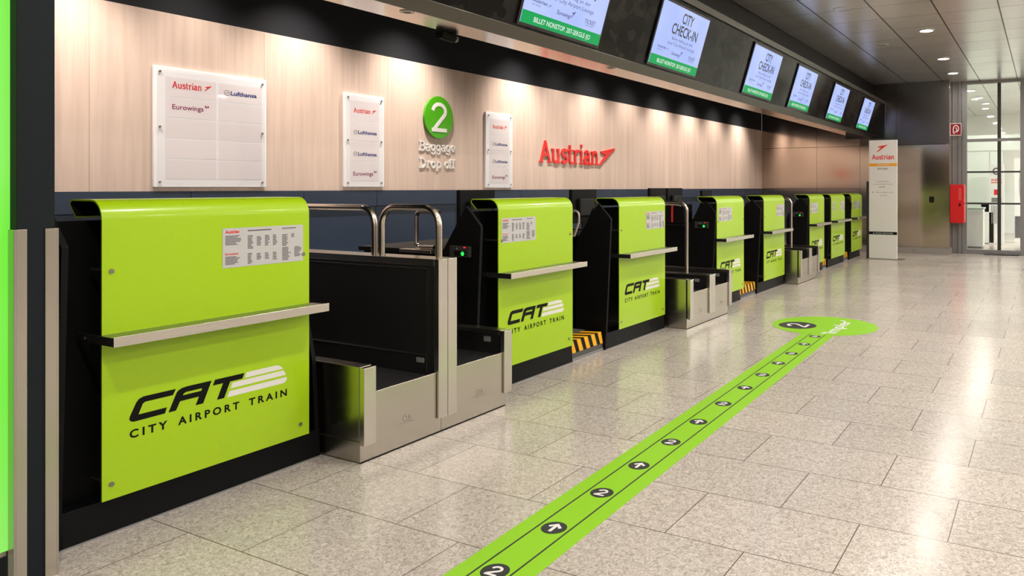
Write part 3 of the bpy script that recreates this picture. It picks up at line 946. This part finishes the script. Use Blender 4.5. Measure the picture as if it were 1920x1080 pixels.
# ---------------------------------------------------------------- things on the wood wall
def logo_row(mb_by, kind, x, y, w, z):
    """one airline logo, adds geometry into the dict of meshes per colour"""
    get = lambda k: mb_by.setdefault(k, MB())
    if kind == 'A':
        serif(get('red'), 'Austrian', x, y, w*.165, z-.0006, z, w=w*.74, sw=.15)
        arrow_mark(get('red'), x+w*.80, y, w*.20, w*.15, z-.0006, z)
    elif kind == 'L':
        m = get('grey')
        m.ring((x+w*.09, y+w*.055), w*.065, w*.08, z-.0006, z, 22)
        m.ribbon([(x+w*.05, y+w*.04), (x+w*.10, y+w*.055), (x+w*.13, y+w*.08)], w*.02, z-.0006, z)
        text(get('blue'), 'Lufthansa', x+w*.20, y, w*.12, z, w=w*.80, bold=.025)
    else:
        text(get('violet'), 'Eurowings', x, y, w*.135, z, w=w*.84, bold=.012)
        m = get('violet')
        m.prism([(x+w*.87, y+w*.14), (x+w*.90, y+w*.17), (x+w*.93, y+w*.14), (x+w*.92, y+w*.08)], z-.0006, z)
        m.prism([(x+w*.94, y+w*.12), (x+w*.96, y+w*.17), (x+w*1.0, y+w*.14), (x+w*.97, y+w*.10)], z-.0006, z)

def board(y0, y1, z0, z1, label, cells, logos):
    t = thing('airline_board', (WX+.001, y0, z0), label, 'notice board', 'clear-fronted airline boards on the wood wall', R_ROW)
    W = y1-y0; H = z1-z0
    obj('back_plate', MB().box((0, 0, 0), (W, H, .022)), 'acryl', t, .003)
    for (a, b, c, d) in cells:
        obj('insert_card', MB().box((a, b, .0222), (c, d, .0226)), 'card', t)
    by = {}
    for k, x, y, w in logos: logo_row(by, k, x, y, w, .0233)
    for k, m in by.items(): obj('logo_print', m, k, t)
    obj('clear_cover', MB().box((.015, .015, .0255), (W-.015, H-.015, .028)), 'clear', t)
    pos = [(.035, .035), (.035, H/2), (.035, H-.035), (W-.035, .035), (W-.035, H/2), (W-.035, H-.035)]
    for p in pos:
        obj('screw', MB().disc(p, .0065, .0222, .0325, 14), 'screw', t, smooth=True)
cells = []
for r in range(5):
    yb = .055+r*.138
    cells += [(.072, yb, .415, yb+.130), (.432, yb, .760, yb+.130)]
board(2.814, 3.613, 1.25, 2.052, 'large square airline board with ten white cards on the wood wall', cells,
      [('A', .115, .667, .27), ('L', .47, .660, .25), ('E', .115, .525, .25)])
cells4 = [(.06, .05+i*.172, .365, .05+i*.172+.165) for i in range(4)]
board(4.316, 4.741, 1.252, 2.042, 'narrow four-card airline board between the large board and the green disc',
      cells4, [('A', .095, .632, .24), ('L', .09, .452, .25), ('L', .09, .268, .25), ('E', .09, .098, .25)])
board(6.098, 6.538, 1.243, 2.040, 'narrow four-card airline board right of the green disc, nearest the red lettering',
      [(a, b, c+.015, d) for a, b, c, d in cells4], [('A', .105, .632, .24), ('L', .10, .452, .25), ('L', .10, .268, .25), ('E', .10, .098, .25)])

t = thing('number_disc', (WX+.012, 5.41, 1.922), 'green round sign with a white 2 on the wood wall', 'sign', None, R_ROW)
obj('disc', MB().disc((0, 0), .203, 0, .018, 56, rx=.94), 'signgreen', t, .002, smooth=True)
obj('spacer', MB().disc((0, 0), .05, -.012, 0, 20), 'grey', t)
n2 = MB().ribbon([(-.088, .062)]+ell(0, .058, .083, .068, 165, -25, 14)+[(-.074, -.122)], .036, .0182, .0215)
n2.box((-.100, -.140, .0182), (.100, -.104, .0219))
obj('numeral', n2, 'white', t)
t = thing('wall_lettering', (WX+.0005, 5.173, 1.39), 'white raised two-line baggage lettering below the green disc', 'sign lettering', None, R_ROW)
obj('letters', serif(MB(), 'Baggage', 0, .206, .092, 0, .010, w=.485, sw=.16), 'white', t)
obj('letters', serif(MB(), 'Drop', 0.005, .044, .092, 0, .010, w=.285, sw=.16), 'white', t)
obj('letters', serif(MB(), 'off', 0.335, .044, .092, 0, .010, w=.145, sw=.16), 'white', t)
t = thing('airline_sign', (WX+.001, 7.05, 1.54), 'large red raised airline lettering with an arrow mark on the wood wall', 'sign lettering', None, R_ROW)
obj('letters', serif(MB(), 'Austrian', 0, 0, .255, 0, .014, w=1.30, sw=.145), 'red', t)
obj('arrow_mark', arrow_mark(MB(), 1.30, -.005, .42, .245, 0, .014), 'red', t)

# ---------------------------------------------------------------- floor graphic
def tx(y): return -1.584-.029*(y-1.9)
t = thing('floor_decal', (tx(1.9), 1.9, 0), 'long green guide stripe on the floor ending in a round patch with a 2', 'floor sticker')
ang = math.atan(.029)
RT = Matrix.Rotation(ang, 4, 'Z')
t.matrix_world = Matrix.Translation((tx(1.9), 1.9, 0)) @ RT
obj('stripe', MB().box((-.135, -1.6, .0004), (.135, 4.42, .0014)), 'tape', t)
inv = t.matrix_world.inverted()
dc = inv @ Vector((-1.765, 6.69, 0))
obj('round_patch', MB().disc((dc.x, dc.y), .465, .0004, .00145, 72), 'tape', t)
for x in (-.0625, .0625):
    obj('guide_line', MB().box((x-.0035, -1.6, .0015), (x+.0035, 4.36, .0021)), 'tapeink', t)
cy = [1.215, 1.56, 1.91, 2.254, 2.604, 2.936, 3.279, 3.63, 4.001, 4.382, 4.737, 5.104, 5.447, 5.818, 6.163]
for i, y in enumerate(cy):
    d = obj('marker_dot', MB().disc((0, (y-1.9)), .048, .0015, .0023, 36), 'tapeink', t)
    m = MB()
    yy = y-1.9
    if i % 2 == 0:
        m.ribbon([(-.019, yy+.012)]+ell(0, yy+.011, .017, .014, 160, -25, 10)+[(-.018, yy-.022)], .010, .0024, .0030)
        m.box((-.023, yy-.030, .0024), (.022, yy-.020, .0031))
        obj('numeral', m, 'tapewhite', d)
    else:
        m.box((-.0065, yy-.032, .0024), (.0065, yy+.02, .0031))
        m.ribbon([(-.024, yy+.003), (0, yy+.027), (.024, yy+.003)], .013, .0024, .0030)
        obj('arrow', m, 'tapewhite', d)
# big dot and wording read from the hall side
PT = Matrix.Translation((-1.985, 6.585, 0)) @ Matrix.Rotation(PI/2, 4, 'Z')
T2 = inv @ PT
d = obj('large_dot', MB().disc((0, 0), .168, .0015, .0023, 48, T2), 'tapeink', t)
m = MB().ribbon([(-.058, .042)]+ell(0, .038, .055, .046, 160, -25, 12)+[(-.055, -.075)], .026, .0024, .0031, T2)
m.box((-.070, -.098, .0024), (.066, -.072, .0033), T2)
obj('numeral', m, 'tapewhite', d)
PT = Matrix.Translation((-1.585, 6.30, .0024)) @ Matrix.Rotation(PI/2, 4, 'Z')
T3 = inv @ PT
obj('wording', text(MB(), "'Impler'", 0, 0, .115, 0, w=.72, bold=.015, T=T3), 'tapewhite', t)

# ---------------------------------------------------------------- banner stand, fire cabinet, sign, socket
t = thing('banner_stand', (-2.74, 13.36, 0), 'tall white banner stand with red lettering at the end of the counter row', 'banner stand', None, R_END)
BW, BH = .475, 2.07
obj('foot_plate', MB().box((-.03, 0, -.12), (BW+.12, .012, .10)), 'steel', t, .002)
obj('panel', MB().box((0, .0125, -.05), (BW, BH, 0)), 'banner', t, .003)
obj('pole', MB().box((-.045, .0125, -.045), (-.003, 1.35, -.005)), 'darkalu', t, .003)
m = MB()
serif(m, 'Austrian', .05, 1.735, .085, .0002, .001, w=.38, sw=.17)
arrow_mark(m, .13, 1.86, .19, .13, .0002, .001)
m.box((.055, 1.155-.52+.52, .0002), (.075, 1.168, .001))
obj('red_print', m, 'red', t)
ob = obj('orange_band', MB().box((0, 1.615, .0002), (BW, 1.665, .001)), 'orange', t)
obj('band_text', text(MB(), 'WILLKOMMEN', BW*.5, 1.63, .022, .0012, w=.22, align='c'), 'white', ob)
m = MB()
text(m, 'BITTE CHECK', BW*.5, 1.555, .03, .001, w=.17, bold=.02, align='c')
text(m, 'Automaten stehen', BW*.5, 1.345, .018, .001, w=.22, align='c')
text(m, 'von den Schaltern bereit', BW*.5, 1.295, .018, .001, w=.34, align='c')
text(m, 'open 24h', BW*.36, 1.245, .02, .001, w=.10, bold=.02)
text(m, 'www.airport.com', BW*.55, 1.155, .018, .001, w=.30, align='c')
text(m, 'Terminal', BW*.5, 1.10, .018, .001, w=.12, align='c')
obj('small_print', m, 'inkgrey', t)
bb2 = obj('black_band', MB().box((0, .425, .0002), (BW, .475, .001)), 'inkblack', t)
obj('band_text', text(MB(), 'A STAR PARTNER', BW*.5, .44, .02, .0012, w=.34, align='c'), 'stripe', bb2)

t = thing('fire_cabinet', (-1.562, 14.90, .59), 'red fire hose cabinet on the corner by the glazed front', 'fire cabinet')
obj('cabinet_body', MB().box((0, -.12, 0), (.235, .25, .71)), 'redbox', t, .006)
fd = obj('door', MB().box((.03, -.1245, .03), (.21, -.1205, .68)), 'redbox', t, .003)
dr = obj('front_door', MB().box((.2355, -.10, .02), (.241, .23, .69)), 'redbox', t, .002)
obj('handle', MB().box((.155, -.131, .31), (.185, -.125, .36)), 'inkblack', fd)
obj('label_panel', MB().box((.15, -.1262, .42), (.195, -.1250, .64)), mat('faded_red', srgb(205, 70, 70), .4), fd)
t = thing('fire_hose_sign', (-1.560, 14.74, 2.20), 'small square red fire hose sign above the red cabinet', 'sign', None, R_END)
obj('plate', MB().box((0, 0, -.012), (.20, .225, 0)), 'hose', t, .002)
m = MB()
for a, b in (((0, 0), (.2, .01)), ((0, .215), (.2, .225)), ((0, 0), (.01, .225)), ((.19, 0), (.2, .225))):
    m.box((a[0], a[1], .0002), (b[0], b[1], .001))
m.ribbon(ell(.105, .125, .045, .06, -120, 180, 18)+[(.06, .05), (.085, .035)], .014, .0002, .001)
m.ribbon([(.10, .15), (.125, .10), (.11, .075)], .013, .0002, .001)
obj('hose_symbol', m, 'white', t)
obj('mount', MB().box((.02, .05, -.03), (.06, .17, -.0125)), 'grey', t)
t = thing('wall_socket', (-1.92, EY-.001, .965), 'small black socket on the steel end wall', 'wall socket', None, R_END)
obj('plate', MB().box((0, 0, 0), (.085, .11, .012)), 'inkblack', t, .004)
obj('key_slot', MB().ring((.042, .055), .016, .024, .0122, .015, 16), 'charcoal', t)

# ---------------------------------------------------------------- glazed front and the room behind
wn = bpy.data.objects.new('window_1', None); C.objects.link(wn)
wn.location = (-1.30, GY, 0); wn['kind'] = 'structure'
LV = [.06, .945, 1.535, 2.13, CZ]
f = MB()
f.box((-.02, -.04, 0), (.93, .06, .085)); f.box((-.02, -.04, CZ-.05), (.93, .06, CZ))
f.box((-.09, -.05, 0), (-.005, .06, CZ)); f.box((.895, -.05, 0), (.97, .06, CZ))
f.box((-.005, -.02, 2.10), (.895, .05, 2.155))
obj('frame', f, 'alu', wn, .002)
m = MB()
m.box((.515, -.015, .085), (.575, .045, 2.10)); m.box((.515, -.015, 2.156), (.575, .045, CZ-.051))
m.box((-.004, -.012, .93), (.514, .04, .962)); m.box((.576, -.012, .93), (.894, .04, .962))
m.box((-.004, -.012, 1.518), (.514, .04, 1.550)); m.box((.576, -.012, 1.518), (.894, .04, 1.550))
obj('glazing_bars', m, 'darkalu', wn)
for x0, x1 in ((-.004, .514), (.576, .894)):
    for z0, z1 in ((.086, .929), (.963, 1.517), (1.551, 2.099), (2.156, CZ-.052)):
        obj('pane', MB().box((x0, .008, z0), (x1, .014, z1)), 'glass', wn)
wn = bpy.data.objects.new('window_2', None); C.objects.link(wn)
wn.location = (-.32, GY, 0); wn['kind'] = 'structure'
f = MB()
for x in (1.0, 2.2, 3.4, 4.6, 5.8, 7.0): f.box((x, -.05, 0), (x+.08, .06, CZ))
for z in (0, .93, 2.10, CZ-.06): f.box((0, -.03, z), (7.2, .05, z+.055))
obj('frame', f, 'alu', wn)
obj('pane', MB().box((0, .008, .06), (7.2, .014, CZ-.07)), 'glass', wn)
col = MB().box((-1.566, GY-.02, 0), (-1.46, GY+.10, CZ)).box((-1.458, GY-.06, 0), (-1.395, GY+.1, CZ))
struct('trim_12', col, mat('column_alu', (.20, .20, .20), .4, .4), bevel=.004)
struct('trim_13', MB().box((-1.0, GY-.14, 0.0), (-.42, GY-.055, .012)), 'darkalu')

RW = mat('room_white', (.74, .78, .75), .5)
RG = mat('room_mint', (.64, .71, .66), .35)
struct('wall_room_back', MB().box((-5, 22.5, 0), (7, 22.6, 3.6)), RW)
struct('wall_room_left', MB().box((-2.6, GY+.3, 0), (-2.5, 22.5, 3.6)), RG)
struct('ceiling_room', MB().box((-5, GY+.06, CZ), (7, 22.6, CZ+.1)), 'ceiling')
struct('door_1', MB().box((-2.1, 19.6, 0), (-1.2, 19.68, 2.1)).box((-1.17, 19.6, 0), (-.9, 19.68, 2.1)).box((-2.45, 19.6, 2.13), (.6, 19.68, 2.5)), RG)
for i, (x, y) in enumerate(((-1.35, 16.6), (-1.3, 18.0), (-1.25, 19.3), (2.2, 16.6), (2.2, 19), (4.5, 17.8))):
    lb = ('lit downlight nearest the glass in the room behind the glazed front', 'second lit downlight in the room behind the glazed front', 'third lit downlight in the room behind the glazed front')[i] if i < 3 else 'added unseen downlight in the room behind the glazed front'
    downlight(x, y, lb, 'downlights in the room behind the glass', BACK_W if i > 2 else 12)  # last three lamps are added out of view to brighten the room
# white counter blocks
t = thing('white_desk', (-1.75, 16.9, 0), 'white desk block behind the lower left pane of the glazed front', 'desk')
obj('front', MB().box((0, -.25, .03), (.62, .25, .80)), 'deskwhite', t, .004)
obj('top', MB().box((-.02, -.27, .801), (.64, .27, .83)), 'mint', t, .003)
obj('toe_kick', MB().box((.01, -.23, 0), (.60, .23, .029)), 'grey', t)
t = thing('white_side_cabinet', (-1.32, 18.2, 0), 'small white cabinet behind the desk, seen through the glazed front', 'cabinet')
obj('body', MB().box((0, -.2, .02), (.32, .2, .70)), 'deskwhite', t, .004)
obj('plinth', MB().box((.01, -.19, 0), (.31, .19, .0195)), 'grey', t)
obj('screen', MB().box((.05, -.02, .701), (.28, .0, .90)), 'inkblack', t)
t = thing('poster_column', (-1.10, 18.0, 0), 'white poster column with red and grey prints behind the glass', 'poster stand', None, R_END)
obj('column', MB().box((0, 0, -.08), (.30, 1.75, 0)), 'deskwhite', t, .004)
m = MB().ring((.15, 1.60), .05, .08, .0002, .001, 24)
obj('black_print', m, 'inkgrey', t)
m = MB()
text(m, 'INFO', .05, 1.38, .06, .001, w=.2, bold=.02); m.box((.04, 1.34, .0002), (.26, 1.36, .001)); m.box((.10, 1.08, .0002), (.24, 1.20, .001))
obj('red_print', m, 'red', t)
m = MB().box((.05, .92, .0002), (.25, 1.02, .001))
for i in range(6): m.box((.05+.03*i, .45, .0002), (.065+.03*i, .85, .001))
obj('grey_print', m, 'grey', t)
t = thing('white_cabinet', (-.62, 18.6, 0), 'white tall cabinet with a dark door right of the poster column', 'cabinet', None, R_END)
obj('body', MB().box((0, 0, -.3), (.20, 1.9, 0)), 'deskwhite', t, .004)
obj('door', MB().box((.02, .12, .0005), (.14, .6, .012)), 'inkgrey', t)
# rounded white pod at the right behind the glass
t = thing('white_pod', (-.55, 16.6, 0), 'large white rounded pod behind the right panes of the glazed front', 'pod')
pd = MB()
prof = []
for i in range(15):
    q = i/14
    prof.append((.10+.52*math.sin(PI*(.12+.62*q)), 2.15*q))
for k in range(len(prof)-1):
    (r0, z0), (r1, z1) = prof[k], prof[k+1]
    n = 28
    vs = [(.7+r0*math.cos(2*PI*i/n), .6*r0*math.sin(2*PI*i/n), z0) for i in range(n)]+[(.7+r1*math.cos(2*PI*i/n), .6*r1*math.sin(2*PI*i/n), z1) for i in range(n)]
    pd.add(vs, [(i, (i+1) % n, n+(i+1) % n, n+i) for i in range(n)])
obj('shell', pd, 'deskwhite', t, smooth=True)
m = MB().tube([(.12, -.12, .62), (.35, -.30, .72), (.55, -.34, .76)], .02, 8).tube([(.12, -.1, 1.40), (.35, -.28, 1.46), (.55, -.33, 1.47)], .025, 8)
obj('dark_trim', m, 'inkblack', t, smooth=True)
